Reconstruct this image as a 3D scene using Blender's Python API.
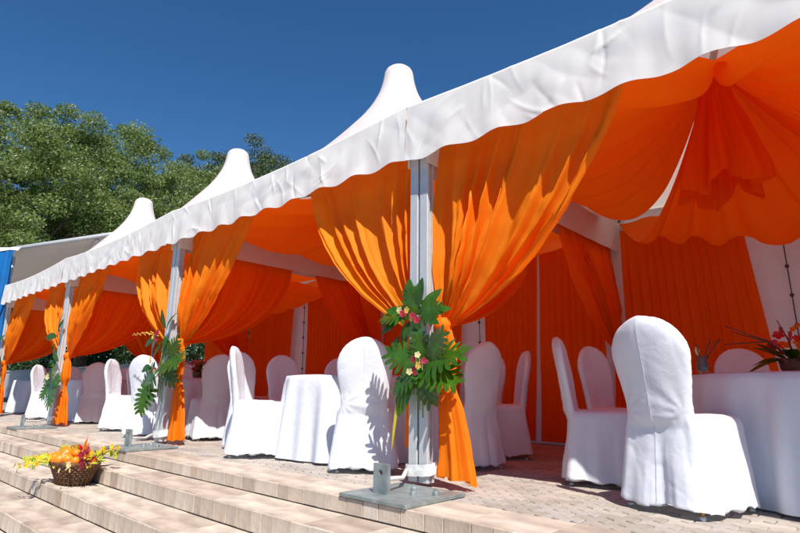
import bpy, bmesh, math, random
import numpy as np
from mathutils import Vector, Matrix, noise
R = math.radians
random.seed(7); rng = np.random.default_rng(11)
for o in list(bpy.data.objects): bpy.data.objects.remove(o)
scn = bpy.context.scene
COL = scn.collection

# ------------------------------------------------------------------ camera
cam_d = bpy.data.cameras.new('camera'); cam = bpy.data.objects.new('camera', cam_d); COL.objects.link(cam)
cam_d.lens = 24.94; cam_d.sensor_width = 36; cam_d.clip_end = 2000; cam_d.clip_start = .05
CAM = Vector((2.645, -3.114, .628))
yaw, pitch, roll = .74875, .21925, .01199
fw = Vector((-math.sin(yaw)*math.cos(pitch), math.cos(yaw)*math.cos(pitch), math.sin(pitch)))
rt = Vector((math.cos(yaw), math.sin(yaw), 0)); up = rt.cross(fw)
r2 = rt*math.cos(roll)+up*math.sin(roll); u2 = -rt*math.sin(roll)+up*math.cos(roll)
cam.matrix_world = Matrix(((r2.x, u2.x, -fw.x, CAM.x), (r2.y, u2.y, -fw.y, CAM.y), (r2.z, u2.z, -fw.z, CAM.z), (0, 0, 0, 1)))
scn.camera = cam

# ------------------------------------------------------------------ sky and sun
SUN = Vector((.66, -.41, 1.0)).normalized()
elev = math.asin(SUN.z); azim = math.atan2(SUN.x, SUN.y)
w = bpy.data.worlds.new('World'); scn.world = w; w.use_nodes = True
nt = w.node_tree; nt.nodes.clear()
sky = nt.nodes.new('ShaderNodeTexSky'); sky.sky_type = 'NISHITA'; sky.sun_disc = False
sky.sun_elevation = elev; sky.sun_rotation = azim
sky.altitude = 1200; sky.air_density = 1.0; sky.dust_density = .0; sky.ozone_density = 4.2
bg = nt.nodes.new('ShaderNodeBackground'); bg.inputs['Strength'].default_value = .077
wo = nt.nodes.new('ShaderNodeOutputWorld')
hsv = nt.nodes.new('ShaderNodeHueSaturation'); hsv.inputs['Saturation'].default_value = 1.22
nt.links.new(sky.outputs[0], hsv.inputs['Color']); nt.links.new(hsv.outputs[0], bg.inputs[0]); nt.links.new(bg.outputs[0], wo.inputs[0])
sd = bpy.data.lights.new('sun', 'SUN'); sd.energy = 4.6; sd.angle = R(.53); sd.color = (1, .95, .87)
so = bpy.data.objects.new('sun', sd); COL.objects.link(so)
so.rotation_euler = (-SUN).to_track_quat('-Z', 'Y').to_euler()
so.location = (12, -6, 12)
scn.view_settings.view_transform = 'Standard'; scn.view_settings.look = 'None'
scn.view_settings.exposure = .66; scn.view_settings.gamma = 1
scn.render.engine = 'CYCLES'
try:
    scn.cycles.max_bounces = 10; scn.cycles.diffuse_bounces = 6; scn.cycles.transmission_bounces = 8
except Exception: pass

# ------------------------------------------------------------------ materials
def mat(name, col, rough=.6, metal=0, var=0, varscale=6, bump=0, bscale=40, bdist=.01, translucent=0, tcol=None, island=False,
        ramp=None, objrand=0, spec=.5, stretch=None, detail=5, ridge=0, rscale=5, rmin=.12):
    m = bpy.data.materials.new(name); m.use_nodes = True; n = m.node_tree.nodes; L = m.node_tree.links
    b = n['Principled BSDF']; out = n['Material Output']
    b.inputs['Roughness'].default_value = rough; b.inputs['Metallic'].default_value = metal
    b.inputs['Specular IOR Level'].default_value = spec
    tc = n.new('ShaderNodeTexCoord'); src = tc.outputs['Object']
    if stretch:
        mp = n.new('ShaderNodeMapping'); mp.inputs['Scale'].default_value = stretch
        L.new(src, mp.inputs['Vector']); src = mp.outputs[0]
    colout = None
    rgb = n.new('ShaderNodeRGB'); rgb.outputs[0].default_value = (*col, 1); colout = rgb.outputs[0]
    if ramp:
        g = n.new('ShaderNodeNewGeometry'); oi = n.new('ShaderNodeObjectInfo')
        cr = n.new('ShaderNodeValToRGB')
        el = cr.color_ramp.elements
        while len(el) > 1: el.remove(el[-1])
        for i, (p, c) in enumerate(ramp):
            e = el[0] if i == 0 else el.new(p)
            e.position = p; e.color = (*c, 1)
        L.new(g.outputs['Random Per Island'] if island else oi.outputs['Random'], cr.inputs[0]); colout = cr.outputs[0]
    if objrand:
        oi = n.new('ShaderNodeObjectInfo'); mr = n.new('ShaderNodeMapRange')
        mr.inputs[3].default_value = 1-objrand; mr.inputs[4].default_value = 1+objrand
        L.new(oi.outputs['Random'], mr.inputs[0])
        hs = n.new('ShaderNodeHueSaturation'); L.new(mr.outputs[0], hs.inputs['Value']); L.new(colout, hs.inputs['Color']); colout = hs.outputs[0]
    if var:
        nz = n.new('ShaderNodeTexNoise'); nz.inputs['Scale'].default_value = varscale; nz.inputs['Detail'].default_value = detail
        L.new(src, nz.inputs['Vector'])
        mr = n.new('ShaderNodeMapRange'); mr.inputs[1].default_value = .3; mr.inputs[2].default_value = .7
        mr.inputs[3].default_value = 1-var; mr.inputs[4].default_value = 1+var
        L.new(nz.outputs[0], mr.inputs[0])
        hs = n.new('ShaderNodeHueSaturation'); L.new(mr.outputs[0], hs.inputs['Value']); L.new(colout, hs.inputs['Color']); colout = hs.outputs[0]
    L.new(colout, b.inputs['Base Color'])
    nrm = None
    if bump:
        nz = n.new('ShaderNodeTexNoise'); nz.inputs['Scale'].default_value = bscale; nz.inputs['Detail'].default_value = 6
        L.new(src, nz.inputs['Vector'])
        bp = n.new('ShaderNodeBump'); bp.inputs['Strength'].default_value = bump; bp.inputs['Distance'].default_value = bdist
        L.new(nz.outputs[0], bp.inputs['Height']); nrm = bp.outputs[0]
        if ridge:      # sharp creases: |noise - 0.5| on a warped field
            for sc_, st_ in ((rscale, ridge), (rscale*2.3, ridge*.6)):
                n2 = n.new('ShaderNodeTexNoise'); n2.inputs['Scale'].default_value = sc_; n2.inputs['Detail'].default_value = 1.5; n2.inputs['Distortion'].default_value = .8
                L.new(src, n2.inputs['Vector'])
                a1 = n.new('ShaderNodeMath'); a1.operation = 'SUBTRACT'; a1.inputs[1].default_value = .5; L.new(n2.outputs[0], a1.inputs[0])
                a2 = n.new('ShaderNodeMath'); a2.operation = 'ABSOLUTE'; L.new(a1.outputs[0], a2.inputs[0])
                a3 = n.new('ShaderNodeMath'); a3.operation = 'MINIMUM'; a3.inputs[1].default_value = rmin; L.new(a2.outputs[0], a3.inputs[0])
                b2_ = n.new('ShaderNodeBump'); b2_.inputs['Strength'].default_value = st_; b2_.inputs['Distance'].default_value = .06; b2_.invert = True
                L.new(a3.outputs[0], b2_.inputs['Height']); L.new(nrm, b2_.inputs['Normal']); nrm = b2_.outputs[0]
        L.new(nrm, b.inputs['Normal'])
    if translucent:
        t = n.new('ShaderNodeBsdfTranslucent'); mx = n.new('ShaderNodeMixShader'); mx.inputs[0].default_value = translucent
        if tcol: t.inputs[0].default_value = (*tcol, 1)
        else: L.new(colout, t.inputs[0])
        if nrm: L.new(nrm, t.inputs['Normal'])
        L.new(b.outputs[0], mx.inputs[1]); L.new(t.outputs[0], mx.inputs[2]); L.new(mx.outputs[0], out.inputs[0])
    return m

M = {}
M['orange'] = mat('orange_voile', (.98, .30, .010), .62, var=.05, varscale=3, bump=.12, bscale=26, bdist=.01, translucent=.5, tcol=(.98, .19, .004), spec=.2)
M['orange_shaded'] = mat('orange_voile_shaded', (.98, .18, .005), .7, var=.05, varscale=3, bump=.12, bscale=26, bdist=.01, translucent=.48, tcol=(.98, .14, .003), spec=.15)  # same voile as outside, redder so the interior shade is in the colour
M['pvc'] = mat('white_tent_fabric', (.82, .82, .82), .45, var=.025, varscale=4, bump=.25, bscale=7, bdist=.02, translucent=.38, tcol=(.86, .74, .62), spec=.35)
M['valance'] = mat('white_valance_fabric', (.77, .77, .765), .7, var=.015, varscale=3, bump=.25, bscale=5, bdist=.01, translucent=.2, spec=.15)
M['wall'] = mat('tent_sidewall_fabric', (.78, .74, .72), .5, var=.03, bump=.2, bscale=8, bdist=.02, translucent=.22, spec=.2)
M['cloth'] = mat('white_polyester', (.76, .785, .85), .72, var=.02, varscale=7, bump=.25, bscale=16, bdist=.01, translucent=.16, spec=.2, ridge=.09, rscale=5.0)
M['alu'] = mat('grey_aluminium', (.55, .565, .58), .4, .3, var=.06, varscale=15)
M['darkslot'] = mat('dark_slot', (.22, .22, .23), .6, .3)
M['steel'] = mat('galvanised_steel', (.27, .31, .31), .5, .5, var=.25, varscale=14, bump=.2, bscale=60, bdist=.003)
M['brace'] = mat('brown_steel', (.16, .12, .1), .5, .6, var=.1)
M['gold'] = mat('brass_leg', (.55, .36, .12), .35, .8)
M['strap'] = mat('white_strap', (.74, .74, .72), .55, var=.1, varscale=30, bump=.4, bscale=60, bdist=.004)
stone_ramp = [(0, (.34, .255, .19)), (.15, (.48, .39, .31)), (.35, (.38, .305, .245)), (.55, (.52, .425, .34)), (.75, (.43, .36, .295)), (.9, (.56, .48, .40)), (1, (.42, .32, .24))]
M['stone'] = mat('travertine', (.6, .5, .38), .7, ramp=stone_ramp, var=.28, varscale=7, detail=9, bump=.5, bscale=45, bdist=.008, stretch=(1, 1, .6))
M['stone_tread'] = mat('travertine_tread', (.6, .5, .38), .68, ramp=[(0, (.36, .29, .235)), (.3, (.44, .36, .295)), (.6, (.47, .395, .325)), (1, (.51, .435, .36))], var=.36, varscale=2.8, bump=.45, bscale=40, bdist=.006, stretch=(1, 2.5, 1), detail=8)
M['mortar'] = mat('mortar', (.34, .28, .22), .9, var=.15, bump=.3, bscale=60, bdist=.004)
pr = [(0, (.29, .255, .22)), (.4, (.38, .335, .29)), (.7, (.35, .32, .29)), (1, (.44, .385, .33))]
M['paver'] = mat('concrete_paver', (.4, .36, .3), .85, ramp=pr, var=.12, varscale=30, bump=.4, bscale=120, bdist=.003)
M['paver_i'] = mat('concrete_paver_field', (.4, .36, .3), .85, ramp=pr, island=True, var=.12, varscale=30, bump=.4, bscale=120, bdist=.003)
M['ground'] = mat('asphalt_ground', (.2, .18, .16), .9, var=.2, varscale=3, bump=.3, bscale=80, bdist=.005)
M['terr'] = mat('terrace_bed', (.27, .23, .195), .9, var=.15, varscale=12, bump=.3, bscale=60, bdist=.004)
M['leafA'] = mat('monstera_leaf', (.036, .105, .005), .24, var=.3, varscale=18, bump=.15, bscale=30, bdist=.004, translucent=.22, tcol=(.13, .30, .012), spec=.6)
M['leafB'] = mat('dark_leaf', (.03, .085, .005), .35, var=.3, varscale=20, translucent=.2, tcol=(.06, .2, .02), spec=.5)
M['yellowleaf'] = mat('yellow_ribbon_leaf', (.55, .5, .04), .5, translucent=.3)
M['stem'] = mat('green_stem', (.10, .16, .03), .5)
M['orchid_y'] = mat('orchid_yellow', (.85, .55, .10), .5, var=.25, varscale=60, translucent=.3)
M['orchid_m'] = mat('orchid_magenta', (.40, .02, .05), .5, var=.3, varscale=60, translucent=.3)
M['petal_c'] = mat('petal_cream', (.8, .72, .35), .5, translucent=.3)
M['red'] = mat('red_petal', (.55, .015, .01), .4, var=.2, varscale=40, translucent=.2)
M['birdorange'] = mat('orange_petal', (.85, .22, .01), .45, translucent=.3)
M['yellow'] = mat('yellow_petal', (.85, .6, .03), .5, var=.15, varscale=60, translucent=.3)
M['lime'] = mat('lime_bud', (.5, .55, .06), .5, var=.3, varscale=50, translucent=.2)
M['orangefruit'] = mat('orange_peel', (.80, .20, .005), .42, var=.06, bump=.4, bscale=140, bdist=.002, spec=.5)
M['wicker'] = mat('brown_wicker', (.13, .055, .022), .6, var=.4, varscale=30, bump=.4, bscale=90, bdist=.003)
M['blue'] = mat('blue_tarpaulin', (.006, .13, .40), .35, var=.1, varscale=4, bump=.3, bscale=10, bdist=.02, translucent=.15)
M['grey_canvas'] = mat('grey_canopy_fabric', (.62, .61, .60), .7, var=.05, varscale=2, translucent=.15)
M['bark'] = mat('bark', (.09, .065, .045), .9, var=.3, varscale=6, bump=.6, bscale=20, bdist=.03)
tl = [(0, (.08, .135, .028)), (.35, (.14, .215, .045)), (.7, (.21, .285, .075)), (.9, (.31, .37, .16)), (1, (.5, .52, .36))]
M['tree1'] = mat('tree_leaf', (.1, .15, .04), .45, ramp=tl, island=True, translucent=.48, spec=.35)
M['tree2'] = mat('tree_leaf_bluish', (.1, .15, .04), .5, ramp=[(0, (.035, .06, .02)), (.5, (.07, .11, .035)), (1, (.15, .19, .09))], island=True, translucent=.3, spec=.4)
M['hedge'] = mat('hedge_leaf', (.03, .07, .02), .5, ramp=[(0, (.012, .03, .01)), (.6, (.03, .07, .02)), (1, (.06, .11, .03))], island=True, translucent=.2)
M['wallpaint'] = mat('pale_render', (.40, .40, .41), .8, var=.08, varscale=2)
M['cord'] = mat('dark_cord', (.10, .06, .05), .7)
M['soil'] = mat('floral_foam', (.03, .05, .02), .9)
mg = bpy.data.materials.new('clear_glass'); mg.use_nodes = True; b = mg.node_tree.nodes['Principled BSDF']
b.inputs['Base Color'].default_value = (.75, .85, .8, 1); b.inputs['Roughness'].default_value = .04; b.inputs['Transmission Weight'].default_value = .9
M['glass'] = mg

# ------------------------------------------------------------------ helpers
def tag(o, label=None, cat=None, group=None, kind=None):
    if label: o['label'] = label
    if cat: o['category'] = cat
    if group: o['group'] = group
    if kind: o['kind'] = kind
    return o
def thing(name, loc, label, cat, group=None, rz=0):
    o = bpy.data.objects.new(name, None); COL.objects.link(o); o.location = loc; o.rotation_euler = (0, 0, rz)
    o.empty_display_size = .1
    return tag(o, label, cat, group)
def mesh(name, V, F, smooth=True):
    me = bpy.data.meshes.new(name); me.from_pydata([tuple(v) for v in V], [], [tuple(f) for f in F])
    if smooth: me.polygons.foreach_set('use_smooth', [True]*len(me.polygons))
    me.update(); return me
def link(name, me, m=None, parent=None, loc=(0, 0, 0)):
    o = bpy.data.objects.new(name, me); COL.objects.link(o)
    if m is not None and not me.materials: me.materials.append(m)
    if parent is not None: o.parent = parent
    o.location = loc; return o
def ob(name, V, F, m, parent=None, smooth=True, world=True):
    """mesh from world-space verts; under a parent they become local to the chain of (unrotated) parents"""
    off = Vector((0, 0, 0)); p = parent
    while world and p is not None: off += p.location; p = p.parent
    V = [Vector(v)-off for v in V]
    return link(name, mesh(name, V, F, smooth), m, parent)
class MB:
    def __init__(s): s.V = []; s.F = []
    def add(s, V, F):
        b = len(s.V); s.V += [Vector(v) for v in V]; s.F += [tuple(b+i for i in f) for f in F]; return s
    def box(s, x0, x1, y0, y1, z0, z1, bev=0):
        if bev <= 0:
            V = [(x, y, z) for z in (z0, z1) for y in (y0, y1) for x in (x0, x1)]
            return s.add(V, [(0, 2, 3, 1), (4, 5, 7, 6), (0, 1, 5, 4), (2, 6, 7, 3), (0, 4, 6, 2), (1, 3, 7, 5)])
        bm = bmesh.new(); bmesh.ops.create_cube(bm, size=1)
        bmesh.ops.scale(bm, vec=(x1-x0, y1-y0, z1-z0), verts=bm.verts)
        bmesh.ops.translate(bm, vec=((x0+x1)/2, (y0+y1)/2, (z0+z1)/2), verts=bm.verts)
        bmesh.ops.bevel(bm, geom=bm.edges[:], offset=bev, segments=1, affect='EDGES')
        bm.verts.index_update(); V = [v.co.copy() for v in bm.verts]; F = [[v.index for v in f.verts] for f in bm.faces]; bm.free()
        return s.add(V, F)
    def tube(s, pts, rad, n=8, cap=True):
        pts = [Vector(p) for p in pts]; k = len(pts)
        rad = rad if hasattr(rad, '__len__') else [rad]*k
        V = []; F = []; ref = None
        for i, p in enumerate(pts):
            d = (pts[min(i+1, k-1)]-pts[max(i-1, 0)])
            d = d.normalized() if d.length > 1e-9 else Vector((0, 0, 1))
            if ref is None: ref = d.orthogonal().normalized()
            a = (ref-d*ref.dot(d)); a = a.normalized() if a.length > 1e-6 else d.orthogonal().normalized(); ref = a; c = d.cross(a)
            for j in range(n):
                t = 2*math.pi*j/n; V.append(p+(a*math.cos(t)+c*math.sin(t))*rad[i])
        for i in range(k-1):
            for j in range(n):
                j2 = (j+1) % n; F.append((i*n+j, i*n+j2, (i+1)*n+j2, (i+1)*n+j))
        if cap: F.append(tuple(range(n-1, -1, -1))); F.append(tuple((k-1)*n+j for j in range(n)))
        return s.add(V, F)
    def lathe(s, prof, n=24, c=(0, 0, 0), fn=None):
        V = []; F = []
        for i, (r, z) in enumerate(prof):
            for j in range(n):
                t = 2*math.pi*j/n; rr = r*(fn(t, z) if fn else 1); V.append((c[0]+rr*math.cos(t), c[1]+rr*math.sin(t), c[2]+z))
        for i in range(len(prof)-1):
            for j in range(n):
                j2 = (j+1) % n; F.append((i*n+j, i*n+j2, (i+1)*n+j2, (i+1)*n+j))
        return s.add(V, F)
    def ball(s, c, r, nu=12, nv=8, sc=(1, 1, 1)):
        V = []; F = []
        for i in range(nv+1):
            p = math.pi*i/nv
            for j in range(nu):
                t = 2*math.pi*j/nu; V.append((c[0]+r*sc[0]*math.sin(p)*math.cos(t), c[1]+r*sc[1]*math.sin(p)*math.sin(t), c[2]+r*sc[2]*math.cos(p)))
        for i in range(nv):
            for j in range(nu):
                j2 = (j+1) % nu; F.append((i*nu+j, (i+1)*nu+j, (i+1)*nu+j2, i*nu+j2))
        return s.add(V, F)
    def build(s, name, m, parent=None, smooth=False, world=True): return ob(name, s.V, s.F, m, parent, smooth, world)
def grid(fn, nu, nv):
    V = []; F = []
    for j in range(nv+1):
        for i in range(nu+1): V.append(Vector(fn(i/nu, j/nv)))
    for j in range(nv):
        for i in range(nu):
            a = j*(nu+1)+i; F.append((a, a+1, a+nu+2, a+nu+1))
    return V, F
def nz(x, y=0, z=0): return noise.noise(Vector((x, y, z)))
def sstep(t): t = max(0, min(1, t)); return t*t*(3-2*t)
def interp(x, T):
    if x <= T[0][0]: return T[0][1]
    for (a, b), (c, d) in zip(T, T[1:]):
        if x <= c: return b+(d-b)*sstep((x-a)/(c-a)) if c > a else d
    return T[-1][1]
def children_of(o): return [c for c in bpy.data.objects if c.parent == o]
def copy_tree(o, parent=None):
    c = o.copy(); COL.objects.link(c); c.parent = parent
    for ch in o.children: copy_tree(ch, c)
    return c

# ------------------------------------------------------------------ ground, terrace, steps
XE0, XE1 = -16.0, 4.6
STEPS = [(-.75, 0.0), (-1.08, -.095), (-1.44, -.22), (-1.80, -.345), (-2.16, -.47), (-2.52, -.595)]   # (edge y, top z)
GZ = -.72
g = MB(); g.add([(-400, -400, GZ), (400, -400, GZ), (400, 400, GZ), (-400, 400, GZ)], [(0, 1, 2, 3)])
tag(g.build('ground', M['ground']), kind='structure')
t = MB(); t.box(-120, 60, -.726, 160, GZ+.004, -.014)
terrace = tag(t.build('terrace', M['terr']), kind='structure')
def slab_mesh(name, sx, sy, sz, bev, m):
    b = MB().box(-sx/2, sx/2, -sy/2, sy/2, -sz, 0, bev); me = mesh(name, b.V, b.F, False); me.materials.append(m); return me
# coping slabs on the terrace edge
cop = [slab_mesh('coping_slab', wd-.0025, .360, .03, .0015, M['stone_tread']) for wd in (.30, .36, .42, .50)]
CW = (.30, .36, .42, .50)
x = XE0
while x < XE1:
    k = random.randrange(4); o = link('coping_slab', cop[k], None, terrace, (x+CW[k]/2, -.75+.024+.18, random.uniform(0, .002))); x += CW[k]
RW = (.10, .125, .145, .17)
def riser(parent, y, ztop, h, off):
    ms = [slab_mesh('riser_tile', wd-.004, .02, h-.006, .0025, M['stone']) for wd in RW]
    x = XE0
    while x < XE1:
        k = random.randrange(4); link('riser_tile', ms[k], None, parent, (x+RW[k]/2, y+.012+random.uniform(-.0015, .0015), ztop+random.uniform(-.0015, .001))); x += RW[k]
riser(terrace, -.75, .001, .095, 0)
for i in range(1, len(STEPS)):
    y0, z0 = STEPS[i]; yb, zb = STEPS[i-1]
    znext = STEPS[i+1][1] if i+1 < len(STEPS) else GZ
    b = MB().box(-40, XE1+10, y0+.024, yb+.02, GZ+.006+.001*i, z0-.012)
    st = tag(b.build('step', M['mortar']), kind='structure')
    dpt = yb-y0
    sm = [slab_mesh('tread_slab', wd-.0025, dpt-.024, .03, .0015, M['stone_tread']) for wd in (.32, .40, .46, .55)]
    TW = (.32, .40, .46, .55); x = XE0-random.uniform(0, .3)
    while x < XE1:
        k = random.randrange(4); link('tread_slab', sm[k], None, st, (x+TW[k]/2, y0+.0125+dpt/2, z0+random.uniform(0, .0025))); x += TW[k]
    riser(st, y0, z0+.001, (z0-znext), 0)

# zigzag interlocking pavers: single pieces near the camera, the rest one field
def paver_poly(l=.2, wd=.1, g=.0035, a=.012):
    top = [(-l/2+g, wd/2-g-a), (-l/4, wd/2-g+a), (0, wd/2-g-a), (l/4, wd/2-g+a), (l/2-g, wd/2-g-a)]
    bot = [(l/2-g, -wd/2+g-a), (l/4, -wd/2+g+a), (0, -wd/2+g-a), (-l/4, -wd/2+g+a), (-l/2+g, -wd/2+g-a)]
    return top[::-1]+bot[::-1]
pp = paver_poly()
def paver_vf(cx, cy, z):
    k = len(pp); ins = .93
    V = [(cx+p[0]*.97, cy+p[1]*ins, z) for p in pp]+[(cx+p[0], cy+p[1], z-.005) for p in pp]+[(cx+p[0], cy+p[1], z-.03) for p in pp]
    F = [tuple(range(k))]
    for r in (0, k):
        for i in range(k): F.append((r+i, r+k+i, r+k+(i+1) % k, r+(i+1) % k))
    return V, F
V, F = paver_vf(0, 0, 0); pm = mesh('paver', V, F, False); pm.materials.append(M['paver'])
spots = []
row = 0; y = -.365+.062
while y < 4.2:
    x = -13.0+(row % 2)*.1
    while x < 4.2: spots.append((x, y)); x += .2
    y += .1; row += 1
near = sorted(spots, key=lambda s: (s[0]-CAM.x)**2+(s[1]-CAM.y)**2 + (1000 if not (-.4 < s[0] < 2.35 and s[1] < .95) else 0))
single = set(near[:295])
fld = MB()
for s in spots:
    z = random.uniform(-.002, .002)
    if s in single: link('paver', pm, None, terrace, (s[0], s[1], z))
    else: fld.add(*paver_vf(s[0], s[1], z))
o = fld.build('paver_field', M['paver_i'], terrace); o['kind'] = 'stuff'

# ------------------------------------------------------------------ tents
XS = [8.0, 4.02, .08, -3.84, -7.78, -11.75]       # post lines
YF, YB = -.12, 3.5
ZV0, ZV1 = 2.315, 2.765                           # valance bottom and top
ORD = ['', '', 'fourth', 'third', 'second', 'first']
def post_mesh():
    s = .038; gq = .012; d = .018
    P = [(-s+.004, -s), (s-.004, -s), (s, -s+.004), (s, -gq), (s-d, -gq), (s-d, gq), (s, gq), (s, s-.004), (s-.004, s), (-s+.004, s), (-s, s-.004), (-s, gq), (-s+d, gq), (-s+d, -gq), (-s, -gq), (-s, -s+.004)]
    k = len(P); V = [(x, y, 0) for x, y in P]+[(x, y, 2.6) for x, y in P]
    F = [(i, (i+1) % k, k+(i+1) % k, k+i) for i in range(k)]+[tuple(range(k, 2*k))]
    me = mesh('leg', V, F, False); me.materials.append(M['alu']); return me
PM = post_mesh()
PROF = [(0, .098), (.02, .100), (.08, .112), (.15, .133), (.25, .182), (.346, .245), (.42, .305), (.50, .37), (.594, .45), (.68, .53), (.76, .62), (.84, .72), (.905, .82), (.96, .91), (1.0, 1.0)]
ZPK = 4.66
def tent(i):
    x1, x0 = XS[i], XS[i+1]; cx, cy = (x0+x1)/2, (YF+YB)/2
    hx, hy = (x1-x0)/2, (YB-YF)/2
    lab = {1: 'white pagoda tent over the large table with the glass vase', 0: 'unseen white pagoda tent added past the large table to block side sun',
           2: 'white pagoda tent between the third and fourth posts from the blue curtain',
           3: 'white pagoda tent between the second and third posts from the blue curtain',
           4: 'white pagoda tent at the end of the row beside the blue curtain'}[i]
    T = thing('pagoda_tent', (cx, cy, 0), lab, 'tent', 'white pagoda tents in a row')
    off = .047
    for px in (x0+off, x1-off):
        for py in (YF, YB): link('leg', PM, None, T, (px-cx, py-cy, .03))
    e = .04
    for (a, b2, c, d) in ((x0+off+e, x1-off-e, YF-.03, YF+.03), (x0+off+e, x1-off-e, YB-.03, YB+.03)):
        MB().box(a, b2, c, d, 2.52, 2.63, .006).build('eave_beam', M['alu'], T)
    for xx in (x0+off, x1-off): MB().box(xx-.03, xx+.03, YF+e, YB-e, 2.525, 2.628, .006).build('eave_beam', M['alu'], T)
    # roof skin
    ph = i*1.7
    NU, NV = 96, 30
    def rf(u, v):
        a = 2*math.pi*u; ca, sa = math.cos(a), math.sin(a)
        k = v**1.0; r = 0
        for (p, q), (p2, q2) in zip(PROF, PROF[1:]):
            if k <= p2+1e-9: r = q+(q2-q)*(k-p)/(p2-p); break
        sq = 1/max(abs(ca), abs(sa)); s = sstep((r-.08)/.75)
        f = 1+(sq-1)*s
        hxx, hyy = hx+.06, hy+.10
        hmix = .5*(hxx+hyy)*(1-s)
        X = ca*r*f*(hmix+hxx*s); Y = sa*r*f*(hmix+hyy*s)
        z = ZPK-(ZPK-ZV1)*k
        sag = -.07*math.sin(math.pi*min(1, max(0, (r-.2)/.8)))*(1-abs(math.cos(2*a)))
        lat_ = min(abs(ca), abs(sa))/max(abs(ca), abs(sa)); z -= .06*(1-lat_**2)*v**3
        return (cx+X, cy+Y, z+.012*nz(X*1.5+ph, Y*1.5, 3)*s*(1-v))
    V, F = grid(rf, NU, NV); ob('roof', V, F, M['pvc'], T)
    cp = MB(); cp.lathe([(.196, -.03), (.194, .0), (.185, .045), (.165, .085), (.13, .115), (.08, .135), (.03, .143), (.001, .144)], 32, (cx, cy, ZPK)); cp.build('roof_cap', M['pvc'], T, True)
    # valances
    def val(ax, a0, a1, fixed, sgn, z0, nm, amp=1.0, lift=0, scal=1.0):
        cr_ = random.Random(i*7+len(nm)); CR = {}
        if nm == 'front_valance':
            for _ in range(int((a1-a0)*9)):
                cs, cz_ = cr_.uniform(a0, a1), cr_.uniform(.05, 1)*.43; an = cr_.choice((R(62), R(118), R(35), R(145), R(85)))+cr_.gauss(0, .2); ln = cr_.uniform(.08, .26)
                c_ = (cs, cz_, math.cos(an), math.sin(an), ln, cr_.uniform(.004, .0095)*cr_.choice((1, 1, -1)), cr_.uniform(.008, .02), cr_.uniform(-1.5, 1.5))
                for kk in range(int(math.floor((cs-.4)*2)), int(math.floor((cs+.4)*2))+1): CR.setdefault(kk, []).append(c_)
        n = int((a1-a0)*(95 if nm == 'front_valance' else 40))
        def f(u, v):
            s = a0+(a1-a0)*u; ed = 1-math.exp(-min(u, 1-u)*18)
            zb = z0+scal*(.013*math.sin(2*math.pi*s/.42+ph)+.008*nz(s*3.1, ph))
            zt_ = ZV1-(.06*(1-(2*u-1)**2) if scal else 0); z = zt_+(zb-zt_)*max(0, v-.03)/.97+lift
            w = nz(s*1.3+ph, v*.5)*.018*v+nz(s*3.0, v*1.0+ph, 4)*.006*(.25+v)
            cr = abs(nz(s*2.1+v*1.5, v*1.1-s*.5, ph))*.010+abs(nz(s*3.4-v*1.6, v*.9+s*.6, ph+5))*.010
            w += (cr-.005)*(.3+min(1, 3*v)*.7)+.010*math.sin(2*math.pi*s/.42+ph)*v*v+.004*nz(s*11, v*.8, ph)*min(1, 2*v)
            for (cs, cz_, ca_, sa_, ln, A0, wd_, cv) in CR.get(int(math.floor(s*2)), ()):
                ds, dz_ = s-cs, v*.43-cz_; al = ds*ca_+dz_*sa_
                if abs(al) < ln:
                    pe = -ds*sa_+dz_*ca_-cv*al*al; tp = 1-(al/ln)**2; w += A0*tp*math.exp(-abs(pe)/wd_)
            yy = fixed+sgn*(w*amp+(.028 if scal else .01)*v)
            if v == 0: yy = fixed-sgn*.07; z += .022
            return (s, yy, z) if ax == 'x' else (yy, s, z)
        V, F = grid(f, n, 30 if scal else 12); return ob(nm, V, F, M['valance'], T)
    val('x', x0-.065, x1+.03-.12*(i > 0)*0-.095, YF-.10-.004*i, -1, ZV0-(.025 if i < 2 else 0), 'front_valance')
    val('x', x0, x1, YB+.075, 1, ZV0+.04, 'back_valance', .6)
    val('y', YF-.06, YB+.04, x0+.10, -1, ZV0+.05, 'side_valance', .3, -.09, 0)
    val('y', YF-.06, YB+.04, x1-.10, 1, ZV0+.05, 'side_valance', .3, -.09, 0)
    # king pole, hub and rafters
    HB = hub(i)
    kp = MB(); kp.tube([(HB.x, HB.y, HB.z+.02), (cx, cy, ZPK-.05)], .03, 10); kp.build('king_pole', M['alu'], T, True)
    hb = MB(); hb.lathe([(.001, .06), (.09, .06), (.1, .04), (.1, 0), (.09, -.02), (.001, -.02)], 16, HB); hb.build('hub', M['brace'], T, True)
    for px in (x0+off, x1-off):
        for py in (YF, YB):
            MB().tube([(HB.x, HB.y, HB.z+.03), (px+(.05 if px < cx else -.05), py+(.05 if py < cy else -.05), 2.66)], .018, 6).build('rafter', M['brace'], T, True)
    # back sidewall with laced joint
    if i in (1, 2, 3):
        def wf(u, v):
            X = x0+.004+(x1-x0-.008)*u
            return (X, YB-.055-.012*nz(X*1.1, v*1.5, ph)-.01*math.sin(X*3+ph), .0+2.55*v)
        V, F = grid(wf, 60, 20); wl = ob('side_wall', V, F, M['wall'], T)
        lx = x0+{1: 1.72, 2: 1.95, 3: 1.85}[i]
        MB().tube([(lx+.05*k/8, YB-.085, 2.45-.29*k) for k in range(9)], .006, 5).build('lacing_cord', M['cord'], wl, True)
        for k in range(9): MB().ball((lx+.05*k/8, YB-.09, 2.45-.29*k), .02, 8, 6).build('toggle', M['cord'], wl, True)
    return T
def hub(i):
    x1, x0 = XS[i], XS[i+1]
    return Vector(((x0+x1)/2-.38, 1.86, 3.34))
TENTS = [tent(i) for i in range(5)]  # the first tent is out of view, added to block sun from the side

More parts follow.
